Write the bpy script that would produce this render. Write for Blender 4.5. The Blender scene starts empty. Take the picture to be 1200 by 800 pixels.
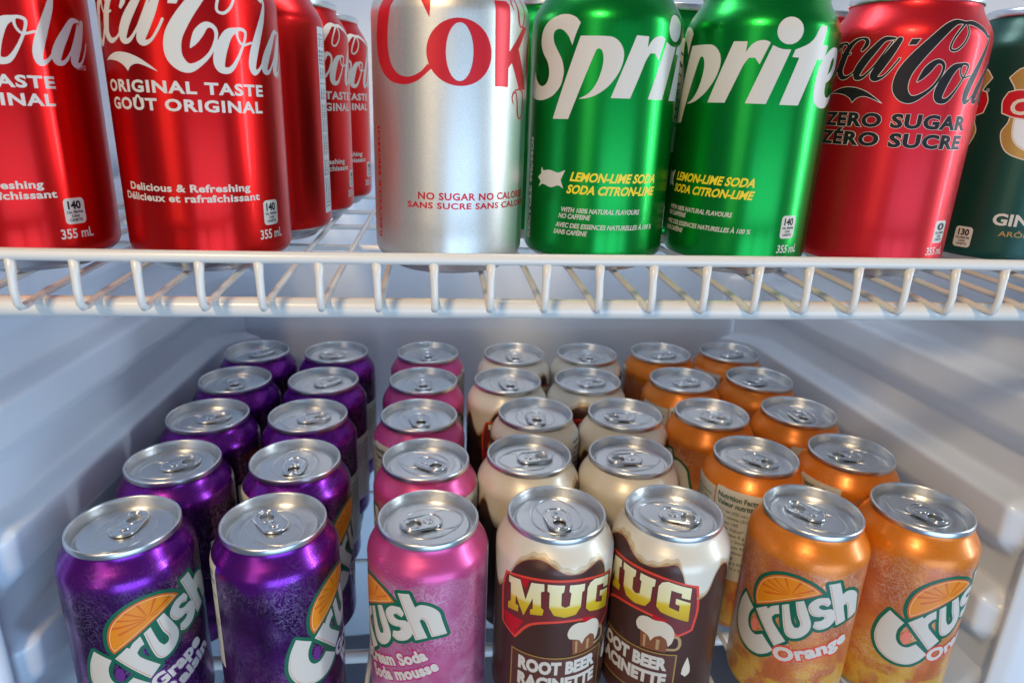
import bpy, bmesh, math, random
import numpy as np
from mathutils import Vector, Matrix
from mathutils.geometry import delaunay_2d_cdt

random.seed(7)
scene = bpy.context.scene
COL = scene.collection

# ------------------------------------------------------------------ camera
EYE = Vector((0.0, 0.0, 0.3341))
RT = Vector((0.99392, -0.10379, 0.03679)); UP = Vector((-0.00104, 0.32527, 0.94562)); FW = Vector((0.11011, 0.93991, -0.32319))
cam_d = bpy.data.cameras.new('camera'); cam = bpy.data.objects.new('camera', cam_d); COL.objects.link(cam)
M = Matrix((RT, UP, -FW)).transposed().to_4x4(); M.translation = EYE
cam.matrix_world = M
cam_d.sensor_width = 36.0; cam_d.lens = 806.2 / 1200 * 36
cam_d.clip_start = 0.01; cam_d.clip_end = 20
cam_d.dof.use_dof = True; cam_d.dof.focus_distance = 0.315; cam_d.dof.aperture_fstop = 14.0
scene.camera = cam
scene.render.resolution_x = 1024; scene.render.resolution_y = 682

# ------------------------------------------------------------------ light
world = bpy.data.worlds.new('World'); scene.world = world; world.use_nodes = True
bg = world.node_tree.nodes['Background']
bg.inputs[0].default_value = (0.46, 0.69, 1.0, 1); bg.inputs[1].default_value = 0.17

def area(name, loc, target, sx, sy, power, col):
    d = bpy.data.lights.new(name, 'AREA'); d.shape = 'RECTANGLE'; d.size = sx; d.size_y = sy
    d.energy = power; d.color = col
    o = bpy.data.objects.new(name, d); COL.objects.link(o); o.location = loc
    o.rotation_euler = (Vector(target) - Vector(loc)).to_track_quat('-Z', 'Y').to_euler()
    return o
area('window_light', (1.75, -0.10, 0.55), (0.05, 0.33, 0.25), 0.09, 1.1, 15, (0.74, 0.88, 1.0))
area('ceiling_lamp', (-0.55, -0.95, 1.35), (0.05, 0.35, 0.2), 0.22, 0.22, 18, (1.0, 0.72, 0.40))
area('warm_band_fill', (-0.95, -1.35, 0.55), (0.05, 0.35, 0.3), 0.55, 1.2, 4, (1.0, 0.84, 0.62))  # added tall warm fill, no real lamp; gives the cans a vertical highlight band
area('interior_lamp', (0.06, 0.40, 0.600), (0.06, 0.43, 0.2), 0.22, 0.08, 0.65, (0.86, 0.93, 1.0))
area('cool_wall_fill', (0.55, -1.25, -0.30), (0.05, 0.5, 0.15), 1.6, 1.1, 22, (0.45, 0.69, 1.0))  # added soft cool fill from low in front, brightens the liner walls

scene.view_settings.view_transform = 'Standard'; scene.view_settings.look = 'None'
scene.view_settings.exposure = 0.0; scene.view_settings.gamma = 1.0

# ------------------------------------------------------------------ materials
class NT:
    def __init__(self, name):
        self.m = bpy.data.materials.new(name); self.m.use_nodes = True
        self.t = self.m.node_tree; self.b = self.t.nodes['Principled BSDF']
    def n(self, kind, **kw):
        nd = self.t.nodes.new(kind)
        for k, v in kw.items():
            if hasattr(nd, k): setattr(nd, k, v)
            else: nd.inputs[k.replace('_', ' ')].default_value = v
        return nd
    def l(self, a, b): self.t.links.new(a, b)
    def obj(self): return self.n('ShaderNodeTexCoord').outputs['Object']
    def ramp(self, fac, stops, interp='LINEAR'):
        r = self.n('ShaderNodeValToRGB'); r.color_ramp.interpolation = interp
        e = r.color_ramp.elements
        while len(e) < len(stops): e.new(0.5)
        for q, (p, c) in zip(e, stops): q.position = p; q.color = (*c, 1) if len(c) == 3 else c
        self.l(fac, r.inputs[0]); return r.outputs[0]
    def mix(self, fac, a, b):
        mx = self.n('ShaderNodeMix', data_type='RGBA')
        for sock, v in ((mx.inputs[0], fac), (mx.inputs[6], a), (mx.inputs[7], b)):
            if isinstance(v, (int, float)): sock.default_value = v
            elif isinstance(v, tuple): sock.default_value = (*v, 1) if len(v) == 3 else v
            else: self.l(v, sock)
        return mx.outputs[2]
    def math(self, op, a, b=0.0, clamp=False):
        x = self.n('ShaderNodeMath', operation=op); x.use_clamp = clamp
        for sock, v in ((x.inputs[0], a), (x.inputs[1], b)):
            if isinstance(v, (int, float)): sock.default_value = v
            else: self.l(v, sock)
        return x.outputs[0]
    def noise(self, vec, scale, detail=4, rough=.55, dist=0.0):
        x = self.n('ShaderNodeTexNoise'); self.l(vec, x.inputs['Vector'])
        x.inputs['Scale'].default_value = scale; x.inputs['Detail'].default_value = detail
        x.inputs['Roughness'].default_value = rough; x.inputs['Distortion'].default_value = dist
        return x.outputs['Fac']
    def stretch(self, vec, s):
        x = self.n('ShaderNodeMapping'); x.inputs['Scale'].default_value = s; self.l(vec, x.inputs['Vector']); return x.outputs[0]
    def bump(self, h, strength, dist=0.001):
        x = self.n('ShaderNodeBump'); x.inputs['Strength'].default_value = strength; x.inputs['Distance'].default_value = dist
        self.l(h, x.inputs['Height']); self.l(x.outputs[0], self.b.inputs['Normal'])
    def set(self, **kw):
        for k, v in kw.items():
            s = self.b.inputs[k.replace('_', ' ')]
            if isinstance(v, (int, float)): s.default_value = v
            elif isinstance(v, tuple): s.default_value = (*v, 1) if len(v) == 3 else v
            else: self.l(v, s)
        return self

ALU = (0.66, 0.68, 0.70)

def ink(name, col, rough=.38, metal=0.0):
    n = NT(name); o = n.obj(); f = n.noise(o, 900, 2)
    n.set(Base_Color=n.mix(n.math('MULTIPLY', f, .18), col, tuple(c * .8 for c in col)), Roughness=rough, Metallic=metal)
    return n.m

def can_paint(name, col_fn, metal=.86, rough=.30):
    """printed aluminium: ink colour over metal, bare metal below 6.4 mm"""
    n = NT(name); o = n.obj()
    sep = n.n('ShaderNodeSeparateXYZ'); n.l(o, sep.inputs[0]); z = sep.outputs[2]
    col = col_fn(n, o, z)
    grain = n.noise(o, 2600, 2)
    col = n.mix(n.math('MULTIPLY', n.math('SUBTRACT', grain, .35, True), .55), col, (.02, .02, .02))
    bare = n.math('LESS_THAN', z, .0064)
    streak = n.noise(n.stretch(o, (1, 1, .03)), 900, 3)
    n.set(Base_Color=n.mix(bare, col, ALU), Metallic=n.math('MAXIMUM', bare, metal),
          Roughness=n.math('ADD', rough - .05, n.math('MULTIPLY', streak, .10)), Coat_Weight=.06, Coat_Roughness=.1)
    n.bump(n.noise(n.stretch(o, (1, 1, .25)), 60, 2), .10, .0006)
    return n.m

def flat(col): return lambda n, o, z: n.mix(n.math('MULTIPLY', n.noise(o, 25, 2), .25), col, tuple(c * .82 for c in col))

def swirl(top, base, dark, light, lower, zt=.099):
    """shoulder in one colour; under it an icy splash of streaks, lower down fruit-coloured patches"""
    def f(n, o, z):
        warp = n.noise(o, 34, 2, .5)
        big = n.noise(n.stretch(o, (1, 1, .7)), 40, 3, .5, 1.2)
        ridge = lambda sc, k, ds, det: n.math('SUBTRACT', 1.0, n.math('MULTIPLY', n.math('ABSOLUTE', n.math('SUBTRACT', n.noise(o, sc, det, .5, ds), .5)), k), True)
        line = ridge(120, 26.0, 4.0, 2); line2 = ridge(65, 40.0, 5.0, 3)
        c = n.mix(n.ramp(big, [(.34, (0, 0, 0)), (.68, (1, 1, 1))]), dark, base)
        low = n.math('MULTIPLY', n.math('SUBTRACT', .062, z), 26.0, True)
        patch = n.ramp(n.noise(o, 62, 3, .5, .8), [(.42, (0, 0, 0)), (.6, (1, 1, 1))])
        c = n.mix(n.math('MULTIPLY', low, patch), c, lower)
        amt = n.math('MULTIPLY', n.math('MAXIMUM', n.math('MULTIPLY', line, .6), n.math('MULTIPLY', line2, .75)), n.ramp(warp, [(.40, (.08,) * 3), (.62, (1,) * 3)]))
        c = n.mix(amt, c, light)
        edge = n.math('ADD', z, n.math('MULTIPLY', n.math('SUBTRACT', n.noise(o, 45, 3), .5), .02))
        t = n.math('MULTIPLY', n.math('SUBTRACT', edge, zt), 260.0, True)
        topc = n.mix(n.math('MULTIPLY', n.math('MULTIPLY', line, n.ramp(warp, [(.5, (0,) * 3), (.66, (1,) * 3)])), .4), top, light)
        return n.mix(t, c, topc)
    return f

def plain(name, col, rough=.5, metal=0.0, bump=0.0, **kw):
    n = NT(name); o = n.obj(); f = n.noise(o, 14, 4)
    n.set(Base_Color=n.mix(n.math('MULTIPLY', f, .35), col, tuple(c * .86 for c in col)), Roughness=rough, Metallic=metal, **kw)
    if bump: n.bump(n.noise(o, 700, 3), bump, .0004)
    return n.m

MAT = dict(
    coke=can_paint('red_can_paint', flat((.70, .006, .006))),
    zero=can_paint('bright_red_can_paint', flat((.72, .012, .022)), .66, .36),
    diet=can_paint('silver_can', flat((.80, .775, .72)), .9, .42),
    sprite=can_paint('green_can_paint', flat((.002, .33, .042))),
    ginger=can_paint('dark_green_can_paint', flat((.006, .062, .044)), .4, .34),
    grape=can_paint('purple_can_paint', swirl((.20, .015, .33), (.15, .02, .235), (.045, .005, .07), (.56, .40, .70), (.24, .04, .30)), .84, .27),
    cream=can_paint('pink_can_paint', swirl((.72, .085, .30), (.74, .22, .44), (.60, .10, .26), (.88, .60, .70), (.80, .36, .55)), .5, .33),
    orange=can_paint('orange_can_paint', swirl((.82, .225, .010), (.76, .24, .045), (.56, .13, .045), (.88, .62, .46), (.82, .46, .04)), .30, .33),
    mug=can_paint('dark_brown_can_paint', flat((.082, .032, .023)), .30, .32),
    white=ink('white_ink', (.62, .58, .52)), black=ink('black_ink', (.015, .014, .016)), red=ink('red_ink', (.62, .012, .022), .34, .3),
    green=ink('green_ink', (.004, .115, .062)), yellow=ink('yellow_ink', (.88, .66, .02)), tan=ink('cream_ink', (.66, .58, .46)),
    paper=ink('label_panel_ink', (.60, .59, .52)), darkgreen=ink('label_text_ink', (.03, .09, .05)), gold=ink('gold_ink', (.46, .27, .07), .35, .3),
    brown=ink('brown_ink', (.10, .03, .018)), maroon=ink('maroon_ink', (.16, .02, .02)), rust=ink('rust_line_ink', (.60, .16, .06)),
    foamtint=ink('pale_foam_shade_ink', (.58, .49, .34), .34, .12), foamedge=ink('tan_foam_edge_ink', (.46, .29, .14), .34, .12), rootbeer=ink('amber_brown_ink', (.22, .07, .025)), rimline=ink('pale_rind_ink', (.90, .52, .22)), scarlet=ink('scarlet_ink', (.72, .06, .03)), greyp=ink('pale_label_ink', (.72, .76, .78)), purpletext=ink('violet_ink', (.12, .02, .2)),
    magenta=ink('magenta_ink', (.50, .02, .17)), pinkdrop=ink('pink_drop_ink', (.78, .20, .14)),
)
def foam_mat():
    n = NT('foam_ink'); o = n.obj(); sep = n.n('ShaderNodeSeparateXYZ'); n.l(o, sep.inputs[0])
    n.set(Base_Color=n.mix(n.math('MULTIPLY', n.noise(o, 55, 4), .5), (.76, .72, .63), (.68, .59, .44)), Roughness=.34, Metallic=.12, Coat_Weight=.3, Coat_Roughness=.15)
    return n.m
MAT['foam'] = foam_mat()
MAT['black'].node_tree.nodes['Principled BSDF'].inputs['Specular IOR Level'].default_value = .2
def gold_mat():
    n = NT('gold_gradient_ink'); o = n.obj(); sep = n.n('ShaderNodeSeparateXYZ'); n.l(o, sep.inputs[0])
    zz = n.math('DIVIDE', n.math('SUBTRACT', sep.outputs[2], .074), .024)
    n.set(Base_Color=n.ramp(zz, [(0, (.60, .36, .01)), (.38, (.72, .50, .02)), (.48, (.84, .74, .36)), (1, (.86, .78, .52))]), Roughness=.36, Metallic=.15)
    return n.m
MAT['goldgrad'] = gold_mat()
def slice_mat():
    n = NT('orange_slice_ink'); o = n.obj()
    n.set(Base_Color=n.mix(n.noise(o, 120, 4, .6, 1.0), (.60, .10, .003), (.66, .14, .005)), Roughness=.36)
    return n.m
MAT['slice'] = slice_mat()
def lid_mat(name, aniso):
    n = NT(name); o = n.obj()
    st = n.noise(n.stretch(o, (.06, 1, 1)), 2200, 3)
    n.set(Base_Color=(.75, .76, .77), Metallic=1.0, Roughness=n.math('ADD', .24, n.math('MULTIPLY', st, .16)))
    n.bump(n.math('ADD', n.math('MULTIPLY', st, .3), n.math('MULTIPLY', n.noise(o, 60, 2), 2.0)), .025, .0003)
    return n.m
MAT['lid'] = lid_mat('aluminium_lid', 0); MAT['tab'] = plain('aluminium_tab', (.76, .77, .78), .2, 1.0)
MAT['liner'] = plain('white_plastic_liner', (.74, .805, .89), .30, 0, .05, Coat_Weight=.25, Coat_Roughness=.2)
MAT['wire'] = plain('cream_coated_wire', (.76, .73, .68), .35, 0, .06, Coat_Weight=.3, Coat_Roughness=.15)
MAT['floor'] = plain('fridge_floor_plastic', (.16, .16, .19), .4)

# ------------------------------------------------------------------ mesh helpers
def mesh_obj(name, me, parent=None, mat=None, smooth=True):
    if mat is not None and not me.materials: me.materials.append(mat)
    if smooth and len(me.polygons): me.polygons.foreach_set('use_smooth', [True] * len(me.polygons))
    o = bpy.data.objects.new(name, me); COL.objects.link(o)
    if parent is not None: o.parent = parent
    return o

def pydata(name, v, f):
    me = bpy.data.meshes.new(name); me.from_pydata([tuple(p) for p in v], [], f); me.update(); return me

def tube(path, rad, seg=12, closed=False, caps=True):
    """round tube along a 3-D polyline -> verts, faces"""
    P = [Vector(p) for p in path]; n = len(P); V = []; F = []
    prev = None
    for i in range(n):
        if closed: t = (P[(i + 1) % n] - P[i - 1]).normalized()
        else: t = (P[min(i + 1, n - 1)] - P[max(i - 1, 0)]).normalized()
        if prev is None:
            a = Vector((0, 0, 1)) if abs(t.z) < .9 else Vector((1, 0, 0)); u = t.cross(a).normalized()
        else: u = (prev - t * prev.dot(t)).normalized()
        prev = u; w = t.cross(u)
        r = rad[i] if isinstance(rad, (list, tuple)) else rad
        for k in range(seg):
            a = 2 * math.pi * k / seg; V.append(P[i] + u * (r * math.cos(a)) + w * (r * math.sin(a)))
    m = n if closed else n - 1
    for i in range(m):
        for k in range(seg):
            a, b = i * seg + k, i * seg + (k + 1) % seg; j = (i + 1) % n
            F.append((a, b, j * seg + (k + 1) % seg, j * seg + k))
    if not closed and caps:
        F.append(tuple(range(seg))[::-1]); F.append(tuple((n - 1) * seg + k for k in range(seg)))
    return V, F

def lathe(prof, seg=112):
    V = []; F = []
    rings = []
    for r, z in prof:
        if r < 1e-6: rings.append([len(V)]); V.append((0, 0, z))
        else:
            rings.append(list(range(len(V), len(V) + seg)))
            for k in range(seg):
                a = 2 * math.pi * k / seg; V.append((r * math.sin(a), -r * math.cos(a), z))
    for A, B in zip(rings, rings[1:]):
        for k in range(seg):
            k2 = (k + 1) % seg
            if len(A) == 1: F.append((A[0], B[k2], B[k]))
            elif len(B) == 1: F.append((A[k], A[k2], B[0]))
            else: F.append((A[k], A[k2], B[k2], B[k]))
    return V, F

def smooth_profile(pts, n=4):
    out = []
    for i in range(len(pts) - 1):
        p0, p1, p2, p3 = pts[max(i - 1, 0)], pts[i], pts[i + 1], pts[min(i + 2, len(pts) - 1)]
        for k in range(n):
            t = k / n
            q = [.5 * (2 * b + (c - a) * t + (2 * a - 5 * b + 4 * c - d) * t * t + (-a + 3 * b - 3 * c + d) * t ** 3) for a, b, c, d in zip(p0, p1, p2, p3)]
            out.append((max(q[0], 0), q[1]))
    out.append(pts[-1]); return out

# ------------------------------------------------------------------ the can profile (millimetres)
R0 = 33.1
BOTTOM = [(0, 9.5), (10, 8.2), (17, 5.0), (21.5, 1.2), (23.4, .1), (24.6, .25), (26.0, 2.0), (28.8, 4.0), (31.2, 5.7), (32.5, 7.6), (33.0, 9.6), (33.1, 12)]
NECK = [(33.1, 100), (33.1, 103), (32.95, 105), (32.3, 107.4), (30.9, 110.2), (29.2, 112.8), (27.7, 115.2), (26.9, 117.0), (26.6, 118.4)]
neck_s = smooth_profile(NECK, 4); bot_s = smooth_profile(BOTTOM, 3)
PROF = bot_s + [(33.1, z) for z in range(17, 100, 12)] + neck_s
NR = np.array([p[0] for p in neck_s]); NZ = np.array([p[1] for p in neck_s])
BR = np.array([p[0] for p in bot_s[-18:]]); BZ = np.array([p[1] for p in bot_s[-18:]])
def prof_r(z):
    z = np.asarray(z, float)
    return np.where(z > 100, np.interp(z, NZ, NR), np.where(z < 12, np.interp(z, BZ, BR), R0))

# ------------------------------------------------------------------ 2-D drawing: signed distance fields -> clean meshes
def curve(pts, closed=True, n=6, corner=55):
    """Catmull-Rom through the points, kept sharp where the outline turns by more than `corner` degrees"""
    P = [np.array(p, float) for p in pts]; N = len(P); out = []
    def is_corner(i):
        if not closed and i in (0, N - 1): return True
        a = P[i] - P[i - 1]; b = P[(i + 1) % N] - P[i]; a, b = a[:2], b[:2]
        c = a @ b / (np.linalg.norm(a) * np.linalg.norm(b) + 1e-9)
        return math.degrees(math.acos(max(-1, min(1, c)))) > corner
    cs = [is_corner(i) for i in range(N)]
    for i in range(N if closed else N - 1):
        p1, p2 = P[i], P[(i + 1) % N]
        m1 = (p2 - P[i - 1]) / 2 if not cs[i] else (p2 - p1)
        m2 = (P[(i + 2) % N] - p1) / 2 if not cs[(i + 1) % N] else (p2 - p1)
        L = np.linalg.norm((p2 - p1)[:2])
        for m in (m1, m2):
            q = np.linalg.norm(m[:2])
            if q > 1.3 * L: m *= 1.3 * L / q
        for k in range(n):
            t = k / n; h = t * t * (3 - 2 * t)
            out.append(p1 * (1 - h) + p2 * h + m1 * (t ** 3 - 2 * t * t + t) + m2 * (t ** 3 - t * t))
    if not closed: out.append(P[-1])
    return np.array(out)

class Field:
    """signed distance on a regular grid (mm)"""
    def __init__(s, x0, x1, y0, y1, h=.2):
        s.h = h; s.x = np.arange(x0, x1 + h, h); s.y = np.arange(y0, y1 + h, h)
        s.d = np.full((len(s.y), len(s.x)), 9.0)
    def copy(s, d): f = Field.__new__(Field); f.h, f.x, f.y, f.d = s.h, s.x, s.y, d; return f
    def _win(s, P, pad):
        i0 = max(0, int((P[:, 0].min() - pad - s.x[0]) / s.h)); i1 = min(len(s.x), int((P[:, 0].max() + pad - s.x[0]) / s.h) + 2)
        j0 = max(0, int((P[:, 1].min() - pad - s.y[0]) / s.h)); j1 = min(len(s.y), int((P[:, 1].max() + pad - s.y[0]) / s.h) + 2)
        X, Y = np.meshgrid(s.x[i0:i1], s.y[j0:j1]); return (slice(j0, j1), slice(i0, i1)), X, Y
    def poly(s, pts, smooth=True, corner=55, cut=False, n=5):
        P = curve(pts, True, n, corner) if smooth else np.array(pts, float)
        W, X, Y = s._win(P, 3.0); D = np.full(X.shape, 99.0); ins = np.zeros(X.shape, bool)
        for a, b in zip(P, np.roll(P, -1, 0)):
            e = b - a; L = e @ e + 1e-12
            t = np.clip(((X - a[0]) * e[0] + (Y - a[1]) * e[1]) / L, 0, 1)
            D = np.minimum(D, (X - a[0] - t * e[0]) ** 2 + (Y - a[1] - t * e[1]) ** 2)
            c = (a[1] > Y) != (b[1] > Y)
            if abs(e[1]) > 1e-12: ins ^= c & (X < a[0] + (Y - a[1]) * e[0] / e[1])
        D = np.sqrt(D) * np.where(ins, -1, 1)
        s.d[W] = np.maximum(s.d[W], -D) if cut else np.minimum(s.d[W], D)
        return s
    def stroke(s, pts, n=6, width=None, closed=False, k=1.0):
        pts = [tuple(p) + ((width,) if len(p) == 2 else ()) for p in pts]
        P = curve(pts, closed, n, 170)
        W, X, Y = s._win(P, 5.0); D = np.full(X.shape, 99.0)
        for a, b in zip(P[:-1], P[1:]):
            e = (b - a)[:2]; L = e @ e + 1e-12
            t = np.clip(((X - a[0]) * e[0] + (Y - a[1]) * e[1]) / L, 0, 1)
            D = np.minimum(D, np.hypot(X - a[0] - t * e[0], Y - a[1] - t * e[1]) - k * .5 * (a[2] + t * (b[2] - a[2])))
        s.d[W] = np.minimum(s.d[W], D); return s
    def ell(s, cx, cy, rx, ry, cut=False):
        return s.poly([(cx + rx * math.cos(a), cy + ry * math.sin(a)) for a in np.linspace(0, 2 * math.pi, 28)[:-1]], cut=cut, n=3)
    def shift(s, dx, dy):
        return s.copy(np.roll(np.roll(s.d, int(round(dx / s.h)), 1), int(round(dy / s.h)), 0))
    def mesh(s, iso=0.0):
        """marching squares + constrained triangulation of the region d < iso"""
        d = s.d - iso; d = np.where(np.abs(d) < 1e-5, 1e-5, d); ins = d < 0
        d[0, :] = d[-1, :] = 9; d[:, 0] = d[:, -1] = 9; ins = d < 0
        pts = {}; V = []; E = []
        def vx(j, i, hor):
            k = (j, i, hor)
            if k not in pts:
                a = d[j, i]; b = d[j, i + 1] if hor else d[j + 1, i]; t = a / (a - b)
                t = min(.96, max(.04, t))
                pts[k] = len(V); V.append((s.x[i] + (t * s.h if hor else 0), s.y[j] + (0 if hor else t * s.h)))
            return pts[k]
        code = ins[:-1, :-1] * 1 + ins[:-1, 1:] * 2 + ins[1:, 1:] * 4 + ins[1:, :-1] * 8
        for j, i in zip(*np.nonzero((code > 0) & (code < 15))):
            c = int(code[j, i]); B = lambda: vx(j, i, True); T = lambda: vx(j + 1, i, True); L = lambda: vx(j, i, False); Rr = lambda: vx(j, i + 1, False)
            seg = {1: [(L, B)], 2: [(B, Rr)], 3: [(L, Rr)], 4: [(Rr, T)], 5: [(L, B), (Rr, T)], 6: [(B, T)], 7: [(L, T)], 8: [(T, L)], 9: [(T, B)], 10: [(B, Rr), (T, L)], 11: [(T, Rr)], 12: [(Rr, L)], 13: [(Rr, B)], 14: [(B, L)]}[c]
            for a, b in seg: E.append((a(), b()))
        nb = {}
        for a, b in E: nb.setdefault(a, []).append(b); nb.setdefault(b, []).append(a)
        seen = set(); loops = []
        for st in nb:
            if st in seen: continue
            lp = [st]; seen.add(st); cur = st
            while True:
                nx = [q for q in nb[cur] if q not in seen]
                if not nx: break
                cur = nx[0]; seen.add(cur); lp.append(cur)
            if len(lp) > 5: loops.append([V[q] for q in lp])
        cv = []; ce = []
        for lp in loops:
            P = np.array(lp); keep = [0]
            for q in range(1, len(P)):               # drop nearly collinear points
                a, b = P[keep[-1]], P[(q + 1) % len(P)]; e = b - a; L = np.hypot(*e) + 1e-9
                mid = P[keep[-1]:q + 1] if q > keep[-1] else P[q:q + 1]
                dev = np.abs((mid[:, 0] - a[0]) * e[1] - (mid[:, 1] - a[1]) * e[0]) / L
                if dev.max() > .018 or L > 2.5: keep.append(q)
            if len(keep) < 3: continue
            b0 = len(cv); cv += [Vector(P[q]) for q in keep]; ce += [(b0 + q, b0 + (q + 1) % len(keep)) for q in range(len(keep))]
        if not cv: return [], []
        r = delaunay_2d_cdt(cv, ce, [], 0, 1e-5)
        v2 = [(p[0], p[1]) for p in r[0]]; tri = []
        for f in r[2]:
            cx = sum(v2[q][0] for q in f) / 3; cy = sum(v2[q][1] for q in f) / 3
            fi = (cx - s.x[0]) / s.h; fj = (cy - s.y[0]) / s.h; i, j = int(fi), int(fj)
            if 0 <= i < len(s.x) - 1 and 0 <= j < len(s.y) - 1:
                u, w = fi - i, fj - j
                val = (d[j, i] * (1 - u) + d[j, i + 1] * u) * (1 - w) + (d[j + 1, i] * (1 - u) + d[j + 1, i + 1] * u) * w
                if val < 0: tri.append(tuple(f))
        return v2, tri

_txt = {}
def text2d(body, x0, x1, base, cap, bold=.012, shear=0.0, space=1.0, ang=0.0, fit=True, keep_size=None, vert=False):
    """built-in font laid out between x0 and x1 with the given cap height -> 2-D mesh"""
    key = (body, bold, space)
    if key not in _txt:
        c = bpy.data.curves.new('lettering', 'FONT'); c.body = body; c.size = 1.0; c.offset = bold; c.space_character = space; c.resolution_u = 3; c.fill_mode = 'FRONT'
        o = bpy.data.objects.new('lettering', c); COL.objects.link(o)
        dg = bpy.context.evaluated_depsgraph_get(); me = bpy.data.meshes.new_from_object(o.evaluated_get(dg))
        v = np.array([(q.co.x, q.co.y) for q in me.vertices]); f = [tuple(p.vertices) for p in me.polygons]
        bpy.data.objects.remove(o); bpy.data.curves.remove(c); bpy.data.meshes.remove(me); _txt[key] = (v, f)
    v, f = _txt[key]; v = v.copy()
    ch = .73                                                    # cap height of the built-in font at size 1
    sy = cap / ch; v[:, 1] *= sy
    w = v[:, 0].max() - v[:, 0].min(); L = x1 - x0
    sx = L / w if fit else sy
    v[:, 0] = (v[:, 0] - v[:, 0].min()) * sx + shear * v[:, 1]
    if ang:
        ca, sa = math.cos(ang), math.sin(ang); v = np.stack([v[:, 0] * ca - v[:, 1] * sa, v[:, 0] * sa + v[:, 1] * ca], 1)
    if vert: v = np.stack([-v[:, 1], v[:, 0]], 1)
    v[:, 0] += x0 if not vert else base; v[:, 1] += base if not vert else x0
    return [tuple(p) for p in v], f

def rect2d(x0, x1, y0, y1, r=0.0):
    if r == 0: P = [(x0, y0), (x1, y0), (x1, y1), (x0, y1)]
    else:
        P = []
        for cx, cy, a0 in ((x1 - r, y0 + r, -90), (x1 - r, y1 - r, 0), (x0 + r, y1 - r, 90), (x0 + r, y0 + r, 180)):
            for k in range(6): a = math.radians(a0 + 18 * k); P.append((cx + r * math.cos(a), cy + r * math.sin(a)))
    return P, [tuple(range(len(P)))]

def wrap(name, parts, layer, mat):
    """bend 2-D meshes (s, z in mm) round the can; layer = height in hundredths of a mm above the paint"""
    bm = bmesh.new()
    for v, f in parts:
        bv = [bm.verts.new((p[0], p[1], 0)) for p in v]
        for q in f:
            try: bm.faces.new([bv[k] for k in q])
            except ValueError: pass
    xs = [v.co.x for v in bm.verts]; ys = [v.co.y for v in bm.verts]
    for x in np.arange(math.ceil(min(xs) / 2) * 2, max(xs), 2.0):
        bmesh.ops.bisect_plane(bm, geom=bm.verts[:] + bm.edges[:] + bm.faces[:], plane_co=(x + .013, 0, 0), plane_no=(1, 0, 0))
    for y in np.arange(101, max(ys), 1.2):
        bmesh.ops.bisect_plane(bm, geom=bm.verts[:] + bm.edges[:] + bm.faces[:], plane_co=(0, y + .007, 0), plane_no=(0, 1, 0))
    bmesh.ops.triangulate(bm, faces=[f for f in bm.faces if len(f.verts) > 4])
    for f in bm.faces:
        if f.normal.z < 0: f.normal_flip()
    me = bpy.data.meshes.new(name); bm.to_mesh(me); bm.free()
    co = np.array([v.co[:] for v in me.vertices]); s, z = co[:, 0], co[:, 1]
    r = prof_r(z); dr = (prof_r(z + .2) - prof_r(z - .2)) / .4; th = s / R0
    rr = r + layer * .01
    me.vertices.foreach_set('co', (np.stack([rr * np.sin(th), -rr * np.cos(th), z], 1) * .001).ravel())
    nr = np.stack([np.sin(th), -np.cos(th), -dr], 1); nr /= np.linalg.norm(nr, axis=1)[:, None]
    me.polygons.foreach_set('use_smooth', [True] * len(me.polygons)); me.update()
    me.normals_split_custom_set_from_vertices([tuple(q) for q in nr])
    me.materials.append(MAT[mat])
    return name, me

# ------------------------------------------------------------------ prints: each kind of can is a list of (name, mesh)
def wrap_each(name, parts, layer, mat): return [wrap(name, [p], layer, mat) for p in parts]
def xs(pts, ds=0, dz=0): return [(p[0] + ds, p[1] + dz) + tuple(p[2:]) for p in pts]

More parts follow.
